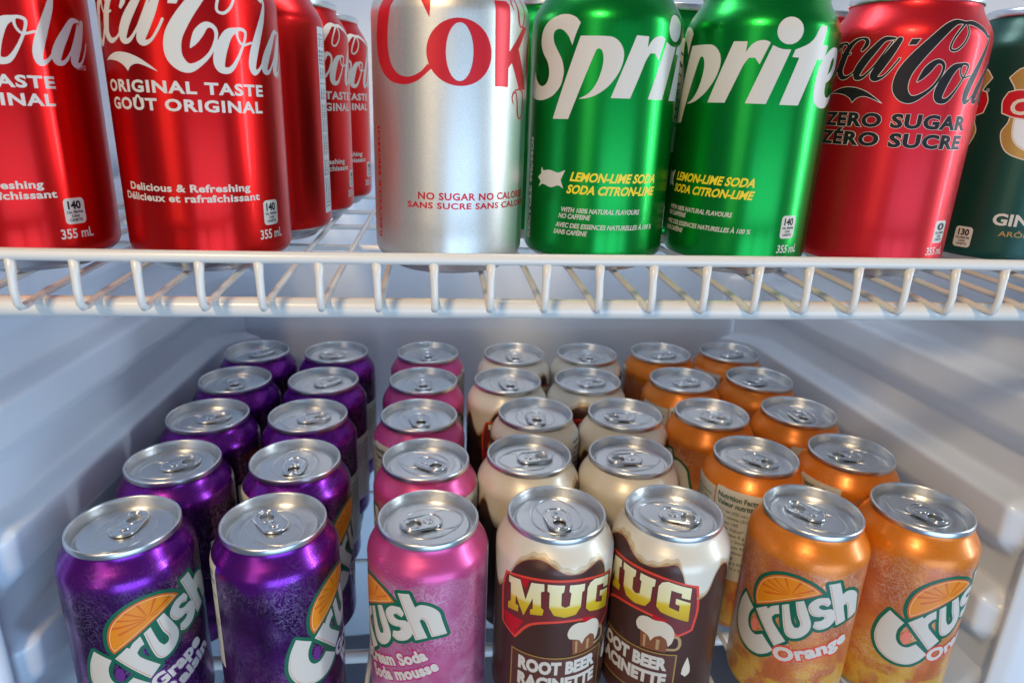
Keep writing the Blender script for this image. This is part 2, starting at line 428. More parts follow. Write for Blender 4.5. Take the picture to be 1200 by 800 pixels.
def script_field():
    """the flowing script name, two words (s, z in mm, centred)"""
    F = Field(-72, 54, 72, 116, .2); d = 18.5
    c3 = [(-37.0, 98.6, 1.4), (-35.5, 100.7, 2.1), (-35.7, 102.5, 1.7), (-38, 103.3, 1.0), (-41.5, 102.2, 1.8), (-44.8, 98.7, 3.2), (-46.8, 93.8, 3.9), (-47.2, 90, 3.6), (-44.6, 87.5, 2.1), (-40.7, 88.6, .9), (-36.4, 93.0, .8)]
    ab = [(-24.3, 102.8, 1.0), (-28.3, 102.5, 2.1), (-31.8, 98.7, 3.2), (-35.4, 94, 3.9), (-37.6, 89.8, 3.9), (-37.4, 87.5, 2.5), (-34.7, 87.6, 1.4), (-31, 91.5, .9), (-27.8, 96.9, .8), (-25.2, 101.5, .9)]
    st = [(-22.4, 102.3, 2.3), (-25, 97.4, 3.5), (-28, 92.1, 3.9), (-30, 88.2, 3.5), (-28.8, 86.8, 2.1), (-26, 87.9, 1.0), (-23.2, 91.5, .9), (-21.2, 94.9, .9)]
    C = [(3.3, 109.4, 1.2), (-1.1, 109.4, 2.2), (-5.5, 106.7, 3.6), (-10.1, 101.5, 4.5), (-15, 95.1, 5.4), (-18.3, 89.2, 6.0), (-18.9, 83.8, 6.0), (-17.1, 80.3, 4.8), (-14, 78.8, 3.2), (-10.2, 80.5, 1.9), (-6.3, 84.2, 1.3), (-3.9, 89, 1.2), (-3.6, 92.3, 1.4), (-5.2, 93.9, 1.7), (-7.3, 93.6, 2.4), (-9.6, 91, 3.3), (-11.3, 88.2, 2.3), (-12.8, 85.9, .5)]
    lp = [(3.8, 109.1, .9), (4.5, 105.5, 1.0), (3.1, 101.4, 1.0), (.4, 98.7, 1.0), (-1.9, 98.6, 1.0), (-2.6, 100, 1.0), (-1.6, 103.5, 1.0), (.8, 107, 1.0), (3, 109.1, 1.0)]
    fl = [(2.6, 109.3, 1.2), (7.7, 109.3, 2.1), (13.5, 107.2, 2.2), (17.4, 104.4, 1.0)]
    l = [(17.4, 104.4, .9), (18.2, 105.6, .9), (18.8, 103.6, 1.2), (17.2, 98.5, 2.6), (14.4, 92.5, 3.4), (11.6, 86.2, 3.9), (10.2, 81.4, 3.5), (10.8, 78.7, 2.4), (13.4, 79.6, 1.2), (16.7, 83.3, .9)]
    o = [(4.8, 93.4, 1.3), (.9, 91.5, 3.3), (-1.9, 86.7, 4.3), (-3.3, 81.9, 4.3), (-2.6, 79, 2.9), (.8, 79.1, 1.9), (4.5, 84, 1.1), (7.5, 90.1, 1.0), (7.8, 93, 1.2), (4.8, 93.4, 1.1), (4.5, 90.5, .9), (6.4, 88.2, .9), (10.4, 89.2, .8)]
    for s in (c3, ab, st, C, lp, fl, l, o): F.stroke(xs(s, d))
    F.stroke(xs(ab, d + 54.5, -8.2)); F.stroke(xs(st, d + 54.5, -8.2))                     # last letter
    F.stroke(xs(o, d - 53.0, 8.2)); F.stroke([(p[0] * .82 - 62 + d, (p[1] - 79) * .8 + 84, p[2] * .85) for p in C])
    F.poly([(p[0] + d, p[1]) for p in ((-18.1, 102.6), (-14.6, 102.7), (-16, 100.2), (-19, 100.2))], False)
    F.poly(xs([(-51.5, 80.2), (-48, 82.1), (-42.7, 83.5), (-37.2, 83.3), (-32.2, 81.8), (-28, 79.4), (-24.6, 76.9), (-29.8, 79.0), (-33.1, 79.6), (-36, 78.6), (-37.4, 76.9), (-39.3, 78.9), (-42.9, 80.4), (-48.7, 80.9)], d), corner=60)
    return F

def sticker(n, x, z, lines=('CAL. PER/PAR', 'CAN/', 'CANETTE')):
    return [wrap('calorie_panel', [rect2d(x, x + 8.2, z, z + 10.2, 1.6)], 6, 'white'),
            wrap('calorie_number', [text2d(n, x + 1.5, x + 6.7, z + 6.0, 3.1, .04)] + [text2d(t, x + 4.1 - w, x + 4.1 + w, z + 4.2 - 1.55 * k, 1.05, .03) for k, (t, w) in enumerate(zip(lines, (3.3, 1.6, 2.5)))], 11, 'black')]

SCRIPT = script_field()
def prints_coke():
    w = [SCRIPT.mesh(0), text2d('ORIGINAL TASTE', -32.6, 33, 69.9, 4.2, .035, space=1.12), text2d('GOÛT ORIGINAL', -31, 32, 63.6, 4.2, .035, space=1.12),
         text2d('Delicious & Refreshing', -26.7, 23, 33.6, 2.9, .03, space=1.05), text2d('Délicieux et rafraîchissant', -30.5, 27, 29.7, 2.9, .03, space=1.05),
         text2d('355 mL', 26, 39, 13.3, 3.9, .02), text2d('®/MD', 43.5, 49, 77, 1.9, .0)]
    strip = [text2d('Nutrition Facts  Valeur nutritive  Per 1 can (355 mL)', 16, 100, q, 1.5, .01, vert=True) for q in (79.0, 81.6, 84.2)]
    return [wrap('logo_script', w[:1], 6, 'white'), *wrap_each('caption', w[1:], 6, 'white'), wrap('nutrition_panel', [rect2d(76.5, 85.5, 13, 103, .6)], 6, 'greyp'), *wrap_each('nutrition_text', strip, 11, 'black')] + sticker('140', 28.5, 18.8)

def prints_zero():
    T = [('ZERO SUGAR', -33, 33.5, 67.3, 5.6), ('ZÉRO SUCRE', -34, 33, 59.3, 5.6)]
    return [wrap('logo_outline', [SCRIPT.mesh(.13)], 5, 'white'), wrap('logo_script', [SCRIPT.mesh(-.11)], 10, 'black'),
            *wrap_each('caption_outline', [text2d(*t, bold=.064, space=1.1) for t in T], 5, 'white'),
            *wrap_each('caption', [text2d(t[0], t[1] + .25, t[2] - .25, t[3], t[4], bold=.045, space=1.1) for t in T], 10, 'black'),
            wrap('volume_text', [text2d('355 mL', 27, 40, 12.2, 3.6, .02)], 6, 'white')] + sticker('0', 29.4, 17.6)

def prints_diet():
    F = Field(-40, 64, 62, 116, .2)
    F.poly([(-27.8, 109.9), (-30.9, 108), (-34.3, 103.5), (-36.4, 97.2), (-36.8, 91.7), (-35.6, 86.1), (-32, 81), (-27, 77.7), (-22, 76.5), (-17.7, 76.6), (-13.7, 77.9), (-10.6, 80.2), (-8.0, 82.4), (-9.4, 84.2), (-12.4, 81.2), (-16.3, 79.5), (-19.8, 79.4), (-23.1, 80.5), (-26.4, 83.8), (-28.1, 88.7), (-28.4, 94.1), (-27.7, 99.4), (-26.2, 104.6), (-23.7, 107.9), (-20.6, 110), (-17.2, 110.7), (-12.9, 107.3), (-8.7, 100.3), (-8.3, 106.9), (-8.4, 112.5), (-10, 111.4), (-17.2, 112.4), (-23.6, 111.7)])
    F.ell(3, 88.6, 13, 12.1); F.ell(2.95, 88.7, 5.35, 10.4, cut=True)
    F.poly([(17.3, 108), (23.8, 108.3), (25.2, 107), (25.3, 90.2), (35.2, 100.4), (38.6, 100.2), (31.6, 91.7), (40.6, 76.6), (33.2, 76.4), (27, 86.3), (25, 84.2), (25, 77), (18.1, 77)], corner=20)
    E = Field(38, 66, 74, 102, .2); E.ell(52, 88.6, 11, 12); E.ell(52, 89.5, 4.6, 10, cut=True); E.poly([(53, 84), (66, 84), (66, 88), (53, 88)], False, cut=True); E.poly([(47, 88), (57, 88), (57, 90), (47, 90)], False)
    def dd(x, z):
        return [(x + 1.0, z + 1.2, .55), (x, z + 3.6, .7), (x + 1.2, z + 5.6, .8), (x + 3, z + 5.2, .6), (x + 4, z + 2.2, .9), (x + 4.6, z - 2, 1.2), (x + 6, z - 4.4, .7), (x + 8.4, z - 3.6, .7), (x + 9.8, z + 1, .8), (x + 9, z + 5.6, .7), (x + 5.6, z + 7, .6), (x + 2, z + 6.4, .6)]
    S = Field(24, 50, 90, 116, .2); S.stroke(dd(26.6, 104.5)); S2 = Field(24, 50, 60, 80, .2); S2.stroke(dd(28, 69.5))
    T = [text2d('NO SUGAR NO CALORIES', -13.8, 42, 32.6, 2.9, .03, space=1.08), text2d('SANS SUCRE SANS CALORIES', -18.7, 45, 29.0, 2.5, .03, space=1.08), text2d('RECYCLE ME/MOI', 14, 60, -36.0, 2.6, .035, space=1.05, vert=True)]
    return [*wrap_each('logo_letters', [F.mesh(0), E.mesh(0)], 6, 'red'), wrap('logo_ornament', [S.mesh(0)], 6, 'red'), wrap('logo_ornament', [S2.mesh(0)], 6, 'red'), *wrap_each('caption', T, 6, 'red')]

def prints_sprite():
    F = Field(-50, 66, 62, 112, .2); d = 29.4
    F.poly([(-18.4, 102.8), (-20.7, 104.9), (-24.5, 106.1), (-29.3, 105.9), (-34.9, 103.8), (-38.7, 100.3), (-39.6, 96), (-37.9, 92.1), (-34.7, 88.6), (-33.2, 85.4), (-33.1, 82.2), (-34.5, 79.6), (-37.3, 78.5), (-40.1, 79.3), (-42.7, 81.6), (-44.3, 84.6), (-45.8, 80.4), (-47.1, 76.4), (-45.5, 74), (-40.9, 72.9), (-35.6, 73), (-30.1, 74.8), (-26.4, 78.4), (-25.1, 82.2), (-25, 85.3), (-26.2, 89), (-28.7, 92.5), (-30.8, 95.6), (-31.4, 98.1), (-30.7, 99.9), (-28.5, 100.7), (-26, 100), (-23.5, 97.8), (-21.6, 94.4), (-20.2, 98.7)])
    F.poly([(-18.1, 97.9), (-7.6, 97.9), (-4.3, 97.4), (-1.6, 95.4), (0, 92.2), (-.1, 88.3), (-1.8, 83.7), (-5.4, 78.9), (-9.7, 75.7), (-13.6, 74.2), (-17.4, 73.7), (-13.1, 76.1), (-10.1, 80.3), (-8.4, 85.6), (-8.1, 89.8), (-8.9, 92.5), (-10.2, 93.3), (-11.3, 92.6), (-21.5, 65.6), (-29.4, 65.4)], corner=48)
    F.poly(xs([(-24.5, 98.7), (-18.9, 98.6), (-19.1, 94.4), (-17.3, 97.2), (-14.9, 98.8), (-12, 99.1), (-9.8, 98.3), (-13, 89.9), (-15.1, 92.4), (-17.5, 92.4), (-19.4, 89.5), (-21.2, 84.8), (-25.2, 74.6), (-33.4, 74.5)], d), corner=48)
    F.ell(-2.5 + d, 103, 5.4, 5.2)
    F.poly(xs([(-8.8, 97.3), (-5.1, 96), (-1.2, 95.9), (-8.3, 74.6), (-16.7, 74.6)], d), corner=20)
    F.poly(xs([(11.8, 105.6), (15.2, 105.9), (14.8, 102.8), (13.9, 98.4), (17.6, 98.5), (16.3, 93), (12, 92.8), (5.7, 74.5), (-2.8, 74.5), (2.8, 93), (-.3, 93.1), (.6, 96), (3, 96.9), (6.3, 98.5), (8.8, 100.9), (10.4, 104.1)], d), corner=35)
    F.poly(xs([(25, 98.3), (20.7, 97.5), (16.1, 93.7), (13.6, 88.3), (12.9, 82.4), (13.6, 77.7), (16, 74.8), (20.5, 73.8), (25, 74.6), (28.5, 77.2), (29.5, 80), (26.5, 78.6), (23, 78.4), (21, 80.6), (20.8, 84), (26, 86.5), (29.6, 90.5), (29.6, 95.5), (27.6, 97.8)], d), corner=60)
    F.poly(xs([(21.2, 87.2), (24.4, 89.4), (25.6, 92.6), (24.6, 94.6), (22.6, 92.8)], d), cut=True)
    st = [(-36.4, 36.0), (-33.5, 37.6), (-28.5, 36.6), (-24.5, 37.8), (-21.9, 36.6), (-23.4, 40.2), (-21.4, 44.6), (-25.0, 43.2), (-29.5, 44.0), (-33.6, 43.4), (-34.9, 45.0), (-35.0, 42.0), (-37.2, 40.3), (-35.2, 38.6)]
    G = Field(-39, -19, 34, 47, .2); G.poly(st, corner=45)
    Y = [text2d('LEMON-LIME SODA', -19.0, 21.6, 40.3, 3.8, .035, .28), text2d('SODA CITRON-LIME', -20.3, 21.2, 35.0, 3.7, .035, .28)]
    W = [text2d('WITH 100% NATURAL FLAVOURS', -22.6, 13.6, 26.8, 2.1, .028, .2), text2d('NO CAFFEINE', -23.4, -9, 24.0, 2.1, .028, .2),
         text2d('AVEC DES ESSENCES NATURELLES À 100 %', -24.8, 22.4, 20.0, 2.1, .028, .2), text2d('SANS CAFÉINE', -25.6, -10, 16.9, 2.1, .028, .2),
         text2d('RECYCLE ME/MOI', 12, 57, -43.0, 2.9, .045, space=1.05, vert=True), text2d('355 mL', 36, 48.5, 11.8, 3.6, .02, .15)]
    rows = [text2d('Nutrition Facts', 82, 112, 96, 3.2, .03), text2d('Valeur nutritive', 82, 113, 91.5, 3.2, .03)] + [text2d(t, 82, 82 + w, 87 - 4 * k, 2.0, .01) for k, (t, w) in enumerate((('Per 1 can (355 mL)', 22), ('pour 1 canette (355 mL)', 27), ('Calories 140', 18), ('Fat / Lipides 0 g', 22), ('Sodium 65 mg', 18), ('Sugars / Sucres 36 g', 26), ('Protein / Protéines 0 g', 28)))]
    return [wrap('logo_letters', [F.mesh(0)], 6, 'white'), wrap('star', [G.mesh(0)], 6, 'white'), *wrap_each('flavour_text', Y, 6, 'yellow'), *wrap_each('caption', W, 6, 'white'),
            wrap('nutrition_panel', [rect2d(80, 116, 50, 105, .8)], 6, 'paper'), *wrap_each('nutrition_text', rows, 11, 'black')] + sticker('140', 36.6, 18.2)

def prints_ginger():
    A = Field(-104, 40, 50, 102, .25); Bf = Field(-104, 40, 50, 102, .25); Cf = Field(-104, 40, 50, 102, .25)
    for c in (-8, -68):
        A.poly(xs([(-26, 91), (-21.5, 95), (-14, 92), (0, 97), (14, 92), (21.5, 95), (26, 91), (22.5, 85), (22, 72), (24, 66), (20, 58), (10, 54.5), (0, 53), (-10, 54.5), (-20, 58), (-24, 66), (-22, 72), (-22.5, 85)], c), corner=70)
        Bf.poly(xs([(-20, 73), (-18, 63), (-10, 58), (0, 56.5), (10, 58), (18, 63), (20, 73), (18, 88), (0, 92), (-18, 88)], c))
        Cf.poly(xs([(-26.5, 80.5), (-25, 84.5), (-20, 85.5), (0, 83), (20, 85.5), (25, 84.5), (26.5, 80.5), (25.6, 75.4), (20, 73.6), (0, 71.5), (-20, 73.6), (-25.6, 75.4)], c))
    V = [text2d('GINGER ALE', -26.5, 22, 23.8, 5.6, .03), text2d('CANADA', -31, 14, 75.0, 7.0, .03)]
    return [wrap('emblem_edge', [A.mesh(.5)], 4, 'tan'), wrap('emblem', [A.mesh(0)], 8, 'gold'), wrap('emblem_line', [Bf.mesh(.6)], 10, 'tan'), wrap('emblem_field', [Bf.mesh(-.2)], 12, 'greyp'), wrap('ribbon_edge', [Cf.mesh(.5)], 16, 'tan'), wrap('ribbon', [Cf.mesh(0)], 20, 'red'), wrap('ribbon_lettering', [V[1]], 24, 'tan'),
            *wrap_each('caption', [V[0], text2d('®', -43.4, -41.8, 84.6, 1.8, .0)], 6, 'white'), wrap('caption_gold', [text2d('ARÔMES NATURELS', -22.8, 20, 18.5, 2.6, .01)], 6, 'gold')] + sticker('130', -41.6, 10.8, ('CALORIES PER', 'CAN/', 'CANETTE'))

def crush_fields():
    h = .2; B = (-46, 46, 30, 103, h); d = 14
    S = Field(*B); Lt = Field(*B); H = Field(*B)
    S.poly(xs([(-39.6, 67.2), (-41.4, 72), (-41.2, 79), (-38.6, 86), (-32.9, 92), (-26.5, 95.3), (-20.3, 96.1), (-14, 94.8), (-9, 92.2), (-5.8, 89.4), (-21.9, 80.4)], d), corner=70)
    Lt.poly(xs([(-49.4, 68.8), (-53, 60), (-54.2, 50), (-51.7, 42.4), (-46.7, 37.9), (-40.1, 35.8), (-33.7, 36.6), (-28.7, 40.2), (-25.3, 44.6), (-32.8, 51.3), (-36.8, 48), (-40.8, 48.6), (-43.3, 52.5), (-43.4, 58.4), (-41.2, 63.7)], d), corner=60)
    Lt.poly(xs([(-39.4, 64.6), (-33.3, 70.4), (-32.2, 69.4), (-30.4, 72.3), (-26.8, 75.2), (-25.6, 69.8), (-27.6, 68.6), (-29.3, 65.8), (-28, 62.6), (-19.9, 53.9), (-25.3, 47.8)], d), corner=50)
    Lt.poly(xs([(-25.2, 76.2), (-21.8, 78.6), (-20.7, 74.1), (-18.9, 67.8), (-16.8, 64.5), (-14.6, 65.5), (-14.3, 68.4), (-16.7, 73.7), (-18.7, 81.2), (-14.8, 83.4), (-11.2, 75.5), (-8.8, 68.9), (-9.4, 63.7), (-12.8, 59.1), (-17.2, 57.1), (-20.6, 58.7), (-22.8, 64.7)], d), corner=60)
    Lt.poly(xs([(-.6, 84), (-2.6, 87.4), (-8, 86.4), (-11.6, 82.2), (-11.6, 78.2), (-9.3, 75), (-5.9, 74.4), (-3.4, 74.9), (-2.2, 73.6), (-3.8, 72), (-7.2, 71), (-7.6, 67.2), (-4.4, 65.8), (.8, 67.5), (4.0, 71.9), (3.5, 77), (.4, 79.7), (-3.5, 79.2), (-5.9, 79.9), (-6.8, 81.4), (-5, 82.5), (-1.8, 81.4)], d), corner=60)
    Lt.poly(xs([(-3.9, 95.8), (2.4, 96.9), (5.5, 89), (8.6, 90.8), (13.7, 89.4), (17.9, 85.6), (19.6, 79.9), (22.2, 71.0), (14.0, 70.4), (10.7, 80.3), (8.8, 82), (8.0, 80.5), (11.8, 70.0), (5.6, 68.2)], d), corner=48)
    G = S.copy(np.minimum(np.minimum(S.d, Lt.d), 9)); H.ell(-38.6 + d, 54, 2.3, 4.4)
    return S, Lt, G, H
CR = crush_fields()
def prints_crush(kind, drop):
    S, Lt, G, H = CR
    seg = Field(-30, 12, 64, 100, .2)
    c = (-22 + 14, 84.5)
    for k, a in enumerate((15, 45, 75, 105, 135, 163, 190, 214)):
        a = math.radians(a); L = 13 if k < 6 else 12
        seg.stroke([(c[0] + 1.5 * math.cos(a), c[1] + .8 * math.sin(a), .25), (c[0] + L * 1.35 * math.cos(a), c[1] + L * .84 * math.sin(a), 1.5)], 3)
    seg.d = np.maximum(seg.d, np.interp(seg.x, S.x, np.arange(len(S.x)))[None, :] * 0 - 9)
    ix = np.clip(((seg.x - S.x[0]) / .2).round().astype(int), 0, len(S.x) - 1); iy = np.clip(((seg.y - S.y[0]) / .2).round().astype(int), 0, len(S.y) - 1)
    sub = S.d[np.ix_(iy, ix)]
    pulp = seg.copy(np.maximum(sub + 1.5, -seg.d))
    rind = S.copy(np.abs(S.d + 1.25) - .22)
    inner = Lt.copy(Lt.d + .75); line = Lt.copy(np.maximum(inner.d, -(inner.shift(.2, .2).d)))
    fill = Field(-46, 46, 30, 103, .2)
    a = math.atan2(15.5, 38.4)
    two = {'grape': [('Grape', -9.5, 19, 39.5, 8.2), ('Raisin', -3.6, 25, 31.5, 7.6)], 'cream': [('Cream Soda', -13.5, 27, 40, 7.2), ('Soda mousse', -9.0, 33, 32.0, 7.2)], 'orange': [('Orange', -9.5, 31.5, 39, 8.6)]}[kind]
    tx = [text2d(t, x0, x0 + (x1 - x0) / math.cos(a) * .98, z, hh, .05, ang=a, space=1.05) for t, x0, x1, z, hh in two]
    under = [text2d(t, x0 - .4, x0 - .4 + (x1 - x0) / math.cos(a) * .98 + .8, z - .4, hh + .6, .11, ang=a, space=1.05) for t, x0, x1, z, hh in two]
    rows = [text2d('Nutrition Facts', -108, -82, 101.5, 3.6, .035), text2d('Valeur nutritive', -108, -81, 96.6, 3.6, .035)]
    for k, (t, w) in enumerate((('Per 1 can (355 mL)', 21), ('pour 1 canette (355 mL)', 27), ('Calories 160', 16), ('% Daily Value*', 20), ('Fat / Lipides 0 g', 21), ('Carbohydrate / Glucides 43 g', 28), ('Sugars / Sucres 43 g', 24), ('Protein / Protéines 0 g', 25), ('Sodium 65 mg', 16), ('*5% or less is a little', 24), ('15% or more is a lot', 23))):
        rows.append(text2d(t, -108, -108 + w, 92.0 - 4.0 * k, 2.2, .012))
    ing = [text2d(t, 71.5, 71.5 + w, (70 if kind == 'grape' else 98) - 3.4 * k, 1.9, .012) for k, (t, w) in enumerate((('INGREDIENTS: CARBONATED', 23), ('WATER, SUGAR, CITRIC', 21), ('ACID, NATURAL FLAVOUR', 22), ('INGRÉDIENTS : EAU', 18), ('GAZÉIFIÉE, SUCRE', 17), ('355 mL', 9)))]
    halo = dict(grape='purpletext', cream='magenta', orange='scarlet')[kind]
    return [wrap('logo_backing', [G.mesh(2.0)], 5, 'green'), wrap('fruit_slice', [S.mesh(-.1)], 10, 'slice'), wrap('slice_pulp', [pulp.mesh(0)], 14, 'slicepulp'), wrap('slice_rind', [rind.mesh(0)], 17, 'rimline'),
            wrap('logo_letters', [Lt.mesh(0)], 10, 'white'), wrap('logo_line', [line.mesh(0)], 14, 'rust'), wrap('logo_drop', [H.mesh(0)], 12, drop),
            *wrap_each('flavour_backing', under, 16, halo), *wrap_each('flavour_text', tx, 21, 'white'),
            wrap('nutrition_panel', [rect2d(-110, -79, 44, 108, .8)], 6, 'paper'), wrap('nutrition_text', rows, 11, 'darkgreen'),
            wrap('ingredients_panel', [rect2d(70, 97, 22, 78 if kind == 'grape' else 106, .8)], 6, 'paper'), wrap('ingredients_text', ing, 11, 'darkgreen')]
n_ = NT('orange_pulp_ink'); o_ = n_.obj(); n_.set(Base_Color=n_.mix(n_.noise(o_, 160, 3), (.72, .20, .004), (.76, .27, .008)), Roughness=.36); MAT['slicepulp'] = n_.m

def prints_mug():
    # foam running down from the shoulder, with drips
    bd = [(-104, 98), (-96, 95), (-88, 103), (-78, 104.5), (-70, 92), (-63, 88), (-57, 97), (-52, 97), (-47, 87), (-42, 82.5), (-38, 86), (-33, 93), (-27, 104.2), (-20.6, 109.3), (-13, 110.6), (-6.6, 108.4), (-1, 105.4), (4, 104.2), (10, 104.7), (16.6, 107), (21.8, 107.8), (25, 103), (28, 94), (33, 88), (37, 86.6), (41.8, 90), (46, 100), (51, 104), (58, 100), (64, 90), (70, 88), (76, 98), (86, 104), (96, 96), (104, 98)]
    P = curve(bd, False, 5, 170)
    v = []; f = []
    for k, p in enumerate(P): v += [(p[0], 118.0), (p[0], p[1])]
    f = [(2 * k, 2 * k + 1, 2 * k + 3, 2 * k + 2) for k in range(len(P) - 1)]
    band = lambda a, b: ([q for k, p in enumerate(P) for q in ((p[0], p[1] + a + .5 * math.sin(p[0] * .9)), (p[0], p[1] - b))], f)
    Mf = Field(-40, 42, 60, 101, .2); d = 0
    m = [(-32.1, 95.0), (-24.1, 96.4), (-20.4, 85.2), (-17.5, 97.2), (-10.6, 98.2), (-10.3, 93.7), (-12.1, 92.8), (-11.6, 83), (-10.1, 81.7), (-10.6, 78.2), (-17.3, 77.0), (-17.5, 80), (-16, 81), (-16.3, 87.8), (-21.2, 74.6), (-26.6, 85.4), (-26.6, 79.6), (-24.7, 79.4), (-24.6, 75.4), (-32.1, 74), (-31.9, 78.2), (-30, 79.4), (-30.4, 90.8), (-32, 91)]
    Mf.poly(m, False)
    Mf.poly([(-8.7, 98.3), (.3, 98.2), (0, 94), (-1.2, 93), (-1.0, 85.3), (1.2, 84.0), (3.6, 85), (4, 93), (2.8, 94), (3, 98.1), (11.6, 97.4), (11.4, 93), (10.2, 92.4), (10.0, 83), (7.4, 78.7), (1.2, 77.6), (-4.6, 79), (-7.3, 83.8), (-7.4, 93.2), (-8.7, 94)], False)
    Mf.poly([(15, 96.8), (18, 98), (31, 94.4), (31, 87), (26, 88.6), (26, 91.2), (20.2, 92.8), (20, 82), (25.6, 79.6), (25.6, 83.4), (23.2, 84.4), (23.2, 88), (31.4, 85), (31.6, 72.6), (16, 78), (13.4, 81), (13.4, 94)], False)
    PL = Field(-46, 46, 52, 104, .2)
    PL.poly([(-35, 96.4), (-19, 100.2), (-.8, 101.4), (15, 100.3), (35, 95.4), (37, 80), (35, 66), (26, 62), (16, 72), (0, 74), (-16, 70), (-26, 57), (-37, 62), (-38, 84)], corner=50)
    inner = PL.copy(PL.d + 1.5)
    pend = [Field(-46, 46, 52, 104, .2).poly(q, False) for q in ([(-35.4, 70.5), (-21, 71), (-26.5, 59), (-33.6, 63.6)], [(12, 75.5), (20, 73), (17.4, 66.5), (13, 69)], [(-26, 97.6), (-18.6, 98.6), (-20.8, 92)])]
    BX = Field(-32, 34, 18, 56, .2); BX.poly([(-27.6, 50.2), (27.6, 50.2), (27.6, 21), (-27.6, 21)], False); ring = BX.copy(np.abs(BX.d) - .38)
    T = [text2d('ROOT BEER', -23, 23.2, 39.6, 8.0, .06, space=1.03), text2d('RACINETTE', -23, 23.6, 28.8, 8.0, .06, space=1.03)]
    slab = []
    cup = Field(-4, 34, 48, 78, .2)
    cup.poly([(3.6, 67.0), (5.6, 71.2), (9.4, 72.6), (13.6, 71.6), (18.6, 71.8), (22.8, 69.2), (24.9, 64.4), (24.2, 58.6), (22.2, 55.6), (20.8, 60.2), (17.6, 62.4), (14.4, 60.6), (12.6, 57.4), (10.8, 60.6), (7.2, 62.2), (4.6, 63.2)])
    glass = Field(-4, 36, 46, 76, .2); glass.poly([(6, 66), (22.6, 66), (21.4, 51.6), (7.4, 51.6)], False)
    shine = [Field(-4, 36, 46, 76, .2).poly(q, False) for q in ([(8.4, 60.5), (9.8, 60.5), (10.0, 52.6), (8.8, 52.6)], [(15.6, 59.5), (17.6, 59.5), (17.4, 52.6), (15.8, 52.6)])]
    handle = Field(-4, 36, 46, 76, .2); handle.stroke([(22, 62, 1.6), (27, 62, 1.7), (28.6, 58, 1.8), (27.2, 54.2, 1.7), (21.8, 53.6, 1.6)])
    drop = Field(24, 44, 26, 52, .2); drop.poly([(34.5, 48), (36.6, 41.5), (37, 36.6), (34.5, 34.2), (31.8, 36.6), (32.4, 41.5)])
    drop.poly([(-40, 0), (-39, 0), (-39, 1)], False) if 0 else None
    rows = [text2d(t, 79, 79 + w_, 106 - 4.2 * k, 2.4, .02) for k, (t, w_) in enumerate((('Nutrition Facts', 20), ('Valeur nutritive', 21), ('Per 1 can (355 mL)', 22), ('Calories 160', 15), ('Sodium 65 mg', 16), ('Sugars / Sucres 43 g', 23), ('Protein 0 g', 13)))]
    bar = [rect2d(80 + 1.9 * k, 80 + 1.9 * k + (1.2 if k % 3 else .6), 40, 58) for k in range(11)]
    return [wrap('foam_shade', [band(-.2, .7)], 5, 'maroon'), wrap('foam', [(v, f)], 9, 'foam'), wrap('foam_tint', [band(3.0, -.05)], 11, 'foamtint'), wrap('foam_edge', [band(1.1, 0)], 13, 'foamedge'), wrap('plaque_edge', [PL.mesh(0)], 13, 'scarlet'), wrap('plaque', [inner.mesh(0)], 17, 'maroon'), *[wrap('plaque_pendant', [p.mesh(0)], 21, 'red') for p in pend],
            wrap('logo_shadow', [Mf.mesh(.7)], 25, 'brown'), wrap('logo_letters', [Mf.mesh(0)], 29, 'goldgrad'), wrap('tumbler', [glass.mesh(0)], 21, 'rootbeer'), *[wrap('tumbler_facet', [q.mesh(0)], 23, 'foamedge') for q in shine], wrap('tumbler_handle', [handle.mesh(0)], 20, 'foamedge'), wrap('tumbler_foam', [cup.mesh(0)], 25, 'tan'), wrap('foam_drop', [drop.mesh(0)], 6, 'tan'),
            wrap('name_box', [BX.mesh(0)], 26, 'brown'), wrap('name_frame', [ring.mesh(0)], 31, 'gold'), *wrap_each('name_text', T, 31, 'white'),
            wrap('nutrition_panel', [rect2d(77, 103, 8, 112, .8)], 16, 'greyp'), wrap('nutrition_text', rows + bar, 20, 'black')]

PRINTS = dict(coke=prints_coke(), zero=prints_zero(), diet=prints_diet(), sprite=prints_sprite(), ginger=prints_ginger(),
              grape=prints_crush('grape', 'purpletext'), cream=prints_crush('cream', 'pinkdrop'), orange=prints_crush('orange', 'pinkdrop'), mug=prints_mug())

# ------------------------------------------------------------------ can body, lid, tab
v, f = lathe([(r * .001, z * .001) for r, z in PROF], 112)
BODY = {k: pydata('can_body_' + k, v, f) for k in PRINTS}
for k, me in BODY.items(): me.materials.append(MAT[k])
LIDP = [(26.55, 118.0), (27.2, 118.35), (27.4, 119.2), (27.4, 120.7), (27.15, 121.6), (26.6, 122.0), (26.05, 121.75), (25.75, 121.0), (25.4, 119.2), (24.9, 117.0), (24.5, 115.6), (24.0, 115.0), (23.4, 114.9), (22.9, 115.5), (22.6, 116.6), (22.2, 117.1), (21.4, 117.25), (16, 117.2), (8, 117.2), (0, 117.2)]
lv, lf = lathe([(r * .001, z * .001) for r, z in smooth_profile(LIDP[:17], 3) + LIDP[17:]], 96)
LID = pydata('can_lid', lv, lf); LID.materials.append(MAT['lid'])

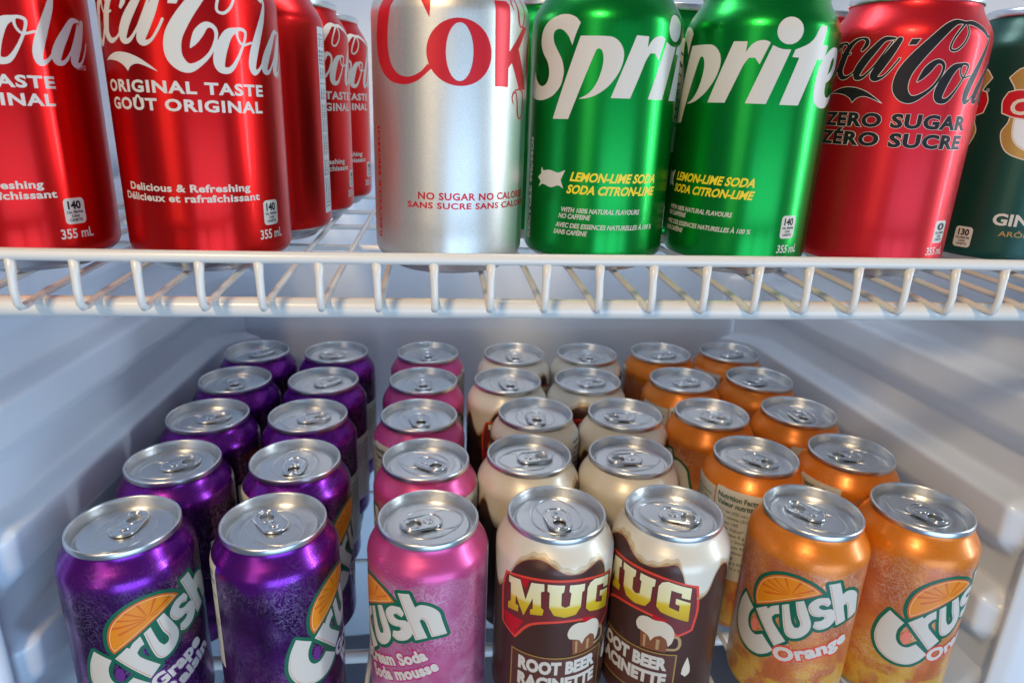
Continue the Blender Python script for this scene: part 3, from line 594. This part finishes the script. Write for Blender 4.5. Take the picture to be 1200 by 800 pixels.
def stadium(w0, w1, y0, y1, n=14):
    """closed outline, half-width w0 round the y0 end and w1 round the y1 end (mm)"""
    P = [(w0 * math.cos(a), y0 + w0 * .9 * math.sin(a)) for a in np.linspace(math.pi, 2 * math.pi, n)]
    return P + [(w1 * math.cos(a), y1 + w1 * .9 * math.sin(a)) for a in np.linspace(0, math.pi, n)]
def join(*parts):
    V = []; F = []
    for v, f in parts:
        b = len(V); V += [tuple(p) for p in v]; F += [tuple(q + b for q in g) for g in f]
    return V, F
def tab_mesh():
    out = stadium(6.6, 5.9, -1.2, 9.4)
    zt = lambda y: 118.35 + .05 * max(0, y)
    rim = tube([(x * .001, y * .001, zt(y) * .001) for x, y in out], .00085, 8, True)
    hole = stadium(4.0, 3.6, 7.4, 9.6); hr = tube([(x * .001, y * .001, zt(y) * .001) for x, y in hole], .0006, 8, True)
    isl = [(3.6 * math.cos(a), 3.4 * math.sin(a) - .4) for a in np.linspace(0, 2 * math.pi, 24)[:-1]]
    ir = tube([(x * .001, y * .001, .1183) for x, y in isl], .00045, 6, True)
    Fd = Field(-8, 8, -9, 17, .2); Fd.poly(out); Fd.poly(hole, cut=True); pv, pf = Fd.mesh(0)
    top = ([(x * .001, y * .001, (zt(y) + .25) * .001) for x, y in pv], [tuple(q) for q in pf]); bot = ([(x * .001, y * .001, (zt(y) - .45) * .001) for x, y in pv], [tuple(reversed(q)) for q in pf])
    V, Fc = join(rim, hr, ir, top, bot); return pydata('pull_tab', V, Fc)
TAB = tab_mesh(); TAB.materials.append(MAT['tab'])
rv, rf = lathe([(r * .001, z * .001) for r, z in ((2.9, 117.9), (2.85, 119.0), (2.5, 119.35), (1.6, 119.1), (1.2, 118.9), (0, 118.9))], 24)
RIVET = pydata('rivet', rv, rf); RIVET.materials.append(MAT['tab'])
def loop(pts, z, r): return tube([(x * .001, y * .001, z * .001) for x, y in pts], r * .001, 6, True)
sc = [(9.2 * math.cos(a), -9.6 + 10.6 * math.sin(a)) for a in np.linspace(0, 2 * math.pi, 41)[:-1]]
sp = [(13.8 * math.cos(a) * (1 + .12 * math.sin(a)), -2.0 + 17.4 * math.sin(a)) for a in np.linspace(0, 2 * math.pi, 57)[:-1]]
V_, F_ = join(loop(sc, 117.15, .42), loop(sp, 117.08, .66))
SCORE = pydata('opening_score', V_, F_); SCORE.materials.append(MAT['lid'])
em = []
for t, a0 in (('CONSIGNÉ', 150), ('RECYCLE', -30)):
    tv, tf = text2d(t, 0, 16, 0, 2.0, .02, fit=True)
    nv = []
    for x, y in tv:
        a = math.radians(a0) - x / 18.5; r = 18.0 + y - 1; nv.append((r * math.cos(a) * .001, r * math.sin(a) * .001, .11738))
    em.append((nv, tf))
EMB = [pydata('embossing', *e) for e in em]
for e in EMB: e.materials.append(MAT['lid'])

PRETTY = dict(coke='soda_can', zero='soda_can', diet='soda_can', sprite='soda_can', ginger='soda_can', grape='soda_can', cream='soda_can', orange='soda_can', mug='soda_can')
def build_can(kind):
    root = bpy.data.objects.new('soda_can', None); root.empty_display_size = .02; COL.objects.link(root)
    body = mesh_obj('body', BODY[kind], root)
    for nm, me in PRINTS[kind]:
        o = bpy.data.objects.new(nm, me); COL.objects.link(o); o.parent = body
    lid = mesh_obj('lid', LID, root)
    for nm, me in (('pull_tab', TAB), ('rivet', RIVET), ('opening_score', SCORE), ('embossing', EMB[0]), ('embossing', EMB[1])): mesh_obj(nm, me, lid, smooth=nm != 'embossing')
    return root
def copy_tree(o, parent=None):
    c = o.copy(); COL.objects.link(c); c.parent = parent
    for ch in o.children: copy_tree(ch, c)
    return c
PROTO = {}
def can(kind, x, y, z, yaw_mm, tab_deg, label, group):
    """yaw_mm: how far round (mm of circumference) the front of the print is turned to the right; tab_deg: direction of the finger hole"""
    if kind not in PROTO: r = PROTO[kind] = build_can(kind); used = r
    else: used = copy_tree(PROTO[kind])
    used.location = (x, y, z); yaw = yaw_mm / R0; used.rotation_euler = (0, 0, yaw)
    for ch in used.children:
        if ch.name.startswith('lid'): ch.rotation_euler = (0, 0, math.radians(tab_deg - 90) - yaw)
    used['label'] = label; used['category'] = 'soda can'; used['group'] = group
    return used

# ------------------------------------------------------------------ the refrigerator (walls with moulded ribs)
fridge = bpy.data.objects.new('refrigerator', None); COL.objects.link(fridge); fridge.location = (.063, .48, -.26)
fridge['label'] = 'white plastic refrigerator interior with moulded rails along both side walls'; fridge['category'] = 'refrigerator'
YB, YF = .655, .307
def sst(a, b, x): t = min(1, max(0, (x - a) / (b - a))); return t * t * (3 - 2 * t)
KN = [(-.26, .0262)]
for zb, zt in ((-.042, -.009), (.024, .057), (.089, .1225), (.1555, .188), (.221, .2535)):      # moulded rails
    KN += [(zb - .009, .0262), (zb - .005, .0275), (zb + .001, .0335), (zb + .006, .0382), (zb + .011, .0398), (zt - .003, .0402), (zt - .0005, .0388), (zt + .0015, .0345), (zt + .0035, .0275), (zt + .007, .0262)]
KN += [(.62, .0262)]
KZ = np.array([k[0] for k in KN]); KP = np.array([k[1] for k in KN])
def protr(z):
    zz = np.linspace(z - .0010, z + .0010, 7); return float(np.mean(np.interp(zz, KZ, KP)))
def side_wall(sign):
    zs = np.concatenate([np.arange(-.26, 0, .02), np.arange(0, .20, .0013), np.arange(.20, .28, .004), np.arange(.28, .621, .02)])
    ys = np.concatenate([np.linspace(YB, .36, 34), np.linspace(.355, YF, 34)])
    # liner turns outward into the front flange
    fl = [(-.0015, .3145), (-.004, .3115), (-.0085, .3092), (-.016, .3075), (-.03, .3055), (-.055, .303), (-.085, .300)]
    V = []; F = []; nc = len(ys) + len(fl)
    for z in zs:
        for y in ys:
            zz = z + .028 * (y - .33); tip = 1 - sst(.311, .328, y)
            m = min((.0405, .1058, .1718, -.0255), key=lambda q: abs(q - zz)); p = protr(m + (zz - m) * (1 + .55 * tip * tip) if abs(zz - m) < .032 else zz)
            nose = sst(.3100, .3230, y) ** .6
            lip = 1 - sst(.3070, .3190, y)
            x = -.2515 + max(.0262 + (p - .0262) * nose, .0262 + .0068 * lip) + .015 * (y - .32) / .335
            corner = max(0, y - (YB - .028)); x += .028 - math.sqrt(max(0, .028 ** 2 - corner ** 2)) if corner > 0 else 0
            V.append((x, y, z))
        for dx, y in fl: V.append((-.2192 + dx, y - .0085, z))
    for j in range(len(zs) - 1):
        for i in range(nc - 1):
            a = j * nc + i; F.append((a, a + 1, a + nc + 1, a + nc))
    if sign > 0: V = [(.126 - x, y, z) for x, y, z in V]; F = [tuple(reversed(q)) for q in F]
    V = [(x - .063, y - .48, z + .26) for x, y, z in V]
    return mesh_obj('side_wall', pydata('side_wall', V, F), fridge, MAT['liner'])
side_wall(-1); side_wall(1)
# back wall with a shallow horizontal step behind the shelf
V = []; F = []
zs = list(np.linspace(-.26, .27, 20)) + [.278, .282, .286, .290, .298] + list(np.linspace(.32, .62, 8)); xsn = np.linspace(-.30, .43, 40)
for z in zs:
    st = sst(.278, .292, z) * .006
    for x in xsn: V.append((x - .063, YB + .001 + st + .0015 * math.cos((x - .063) * 52) - .48, z + .26))
nx = len(xsn)
for j in range(len(zs) - 1):
    for i in range(nx - 1): a = j * nx + i; F.append((a, a + 1, a + nx + 1, a + nx))
mesh_obj('back_wall', pydata('back_wall', V, F), fridge, MAT['liner'])
def slab(name, x0, x1, y0, y1, z0, z1, mat):
    v = [(x - .063, y - .48, z + .26) for x in (x0, x1) for y in (y0, y1) for z in (z0, z1)]
    return mesh_obj(name, pydata(name, v, [(0, 1, 3, 2), (4, 6, 7, 5), (0, 4, 5, 1), (2, 3, 7, 6), (0, 2, 6, 4), (1, 5, 7, 3)]), fridge, mat, False)
slab('ceiling', -.32, .45, .31, .70, .61, .63, MAT['liner']); slab('floor_panel', -.32, .45, .31, .70, -.28, -.25, MAT['floor'])

# ------------------------------------------------------------------ wire shelves
def shelf(label, z, xs_, yf, rail_h, cross, bar_y, bar_r, sag):
    root = bpy.data.objects.new('wire_shelf', None); COL.objects.link(root); root.location = (.063, .45, z)
    root['label'] = label; root['category'] = 'shelf'; root['group'] = 'wire shelves of the refrigerator'
    L = lambda P: [(x - .063, y - .45, q - z) for x, y, q in P]
    rw = .00142; zc = z - rw
    for x in xs_:
        rise = rail_h - .0005
        jx = random.uniform(-.0005, .0005)
        P = [(x + jx, yf + .0015, zc + rise), (x + jx * .5, yf + .0006, zc + rise * .6), (x, yf, zc + rise * .28), (x, yf + .0006, zc + .0012 - sag), (x, yf + .0022, zc - .0004 - sag), (x, yf + .0052, zc - .0006 - sag), (x, yf + .02, zc - sag * .6), (x, yf + .06, zc), (x, .63, zc)]
        v, f = tube(L(P), [rw * 1.45, rw * 1.06] + [rw] * (len(P) - 2), 10); mesh_obj('wire', pydata('wire', v, f), root, MAT['wire'])
    x0, x1 = xs_[0] - .012, xs_[-1] + .012
    P = [(x, yf + .0012, zc + rail_h + .0006 * math.sin((x - .05) * 11)) for x in np.linspace(x0, x1, 30)]
    v, f = tube(L(P), .0022, 14); mesh_obj('front_rail', pydata('front_rail', v, f), root, MAT['wire'])
    v, f = tube(L([(x, bar_y, zc - rw - bar_r) for x in np.linspace(x0, x1, 30)]), bar_r, 16); mesh_obj('cross_bar', pydata('cross_bar', v, f), root, MAT['wire'])
    for y in cross:
        v, f = tube(L([(x0, y, zc - rw - .0016), (x1, y, zc - rw - .0016)]), .0016, 10); mesh_obj('cross_wire', pydata('cross_wire', v, f), root, MAT['wire'])
    return root
ZS = .2637
shelf('upper cream coated wire shelf with raised front rail carrying the red and green cans', ZS, [-.1467 - .0209 * 4 + .0209 * k for k in range(26)], .2500, .0178, (.372, .436, .497, .58), .2655, .0040, .0016)
shelf('lower wire shelf half hidden under the rows of fruit soda cans', 0.0, [-.2150 + .0213 * k + .0032 for k in range(25)], .262, .016, (.46, .56), .364, .0042, 0)

# ------------------------------------------------------------------ cans on the upper shelf
U = [('coke', -.171, .312, 0, 40, 'red can with white script cut off by the left edge of the picture'),
     ('coke', -.0982, .3166, 3, 70, 'red can with white script standing second from left at the shelf front'),
     ('coke', -.0895, .3832, -34, 120, 'red can with a grey text strip directly behind the second front can'),
     ('coke', -.0850, .4498, 15, 200, 'dark red shaded can third in the red column, partly covered'),
     ('coke', -.0795, .5164, 12, 20, 'rearmost red can of the column beside the silver can'),
     ('diet', .0061, .3187, 0, 90, 'silver can with red serif lettering on the upper shelf'),
     ('sprite', .0756, .3282, 0, 80, 'green can with white star beside the silver can'),
     ('sprite', .1454, .3241, -29.4, 100, 'green can whose lettering runs off its right side, beside the bright red can'),
     ('sprite', .0620, .4000, -95, 30, 'green can mostly hidden behind the gap between silver and green cans'),
     ('sprite', .1235, .3960, -84, 30, 'green can with pale panel seen in the slit between the two front green cans'),
     ('zero', .2148, .3221, -18.5, 60, 'bright red can with black script and black capitals'),
     ('zero', .2080, .3930, 50, 10, 'red can hidden behind the black script can, only its shoulder and rim showing'),
     ('ginger', .2950, .3350, 0, 70, 'dark green can at the right edge with gold and red emblem')]
GR = dict(coke='red cans on the upper shelf', diet='cans on the upper shelf', sprite='green cans on the upper shelf', zero='black script red cans', ginger='cans on the upper shelf')
for k, x, y, yw, tb, lab in U: can(k, x, y, ZS + .0005, yw, tb, lab, GR[k])

# ------------------------------------------------------------------ cans on the lower shelf (columns, front to back)
LOW = {
 'p1': ('grape', [(-.1610, .3263, 26.8, 78), (-.1594, .3933, -43, 25), (-.1588, .4595, -45, 12), (-.1579, .5259, -42, -80), (-.1568, .5922, -44, 40)]),
 'p2': ('grape', [(-.0855, .3259, 49.6, 130), (-.0867, .3922, 52, -88), (-.0901, .4576, -42, 10), (-.0892, .5232, -44, 40), (-.0879, .5896, -43, 190)]),
 'k':  ('cream', [(-.0040, .3249, -26, 202), (-.0062, .3903, -52, -40), (-.0118, .4555, 70, -80), (-.0099, .5217, 20, -90), (-.0071, .5880, 150, -85)]),
 'm1': ('mug', [(.0670, .3267, 0, -86), (.0602, .3941, 18, 5), (.0730, .4567, -50, -90), (.0587, .5205, 14, -80), (.0708, .5848, 8, -85)]),
 'm2': ('mug', [(.1338, .3250, -29, -28), (.1267, .3906, 22, 186), (.1397, .4540, 16, 180), (.1253, .5196, 6, 10), (.1383, .5840, 20, -85)]),
 'o1': ('orange', [(.2151, .3216, -14, 128), (.2110, .3875, 72, -48), (.2063, .4533, 150, -42), (.2070, .5200, 90, 5), (.2089, .5866, 30, 10)]),
 'o2': ('orange', [(.2824, .3216, 9.4, -66), (.2790, .3889, 58, 175), (.2759, .4550, 120, -90), (.2751, .5214, 160, 200), (.2763, .5881, 60, 20)]),
}
WH = dict(p1='leftmost column of purple cans', p2='second column of purple cans, next to the pink ones', k='single column of pink cans', m1='left column of brown cans with cream foam', m2='right column of brown cans with cream foam', o1='left column of orange cans', o2='rightmost column of orange cans')
ORD = ['front', 'second', 'third', 'fourth', 'rearmost']
LG = dict(grape='purple cans on the lower shelf', cream='pink cans on the lower shelf', mug='brown cans on the lower shelf', orange='orange cans on the lower shelf')
for key, (kind, lst) in LOW.items():
    for i, (x, y, yw, tb) in enumerate(lst):
        can(kind, x, y, .0005, yw, tb, '%s can of the %s' % (ORD[i], WH[key]), LG[kind])
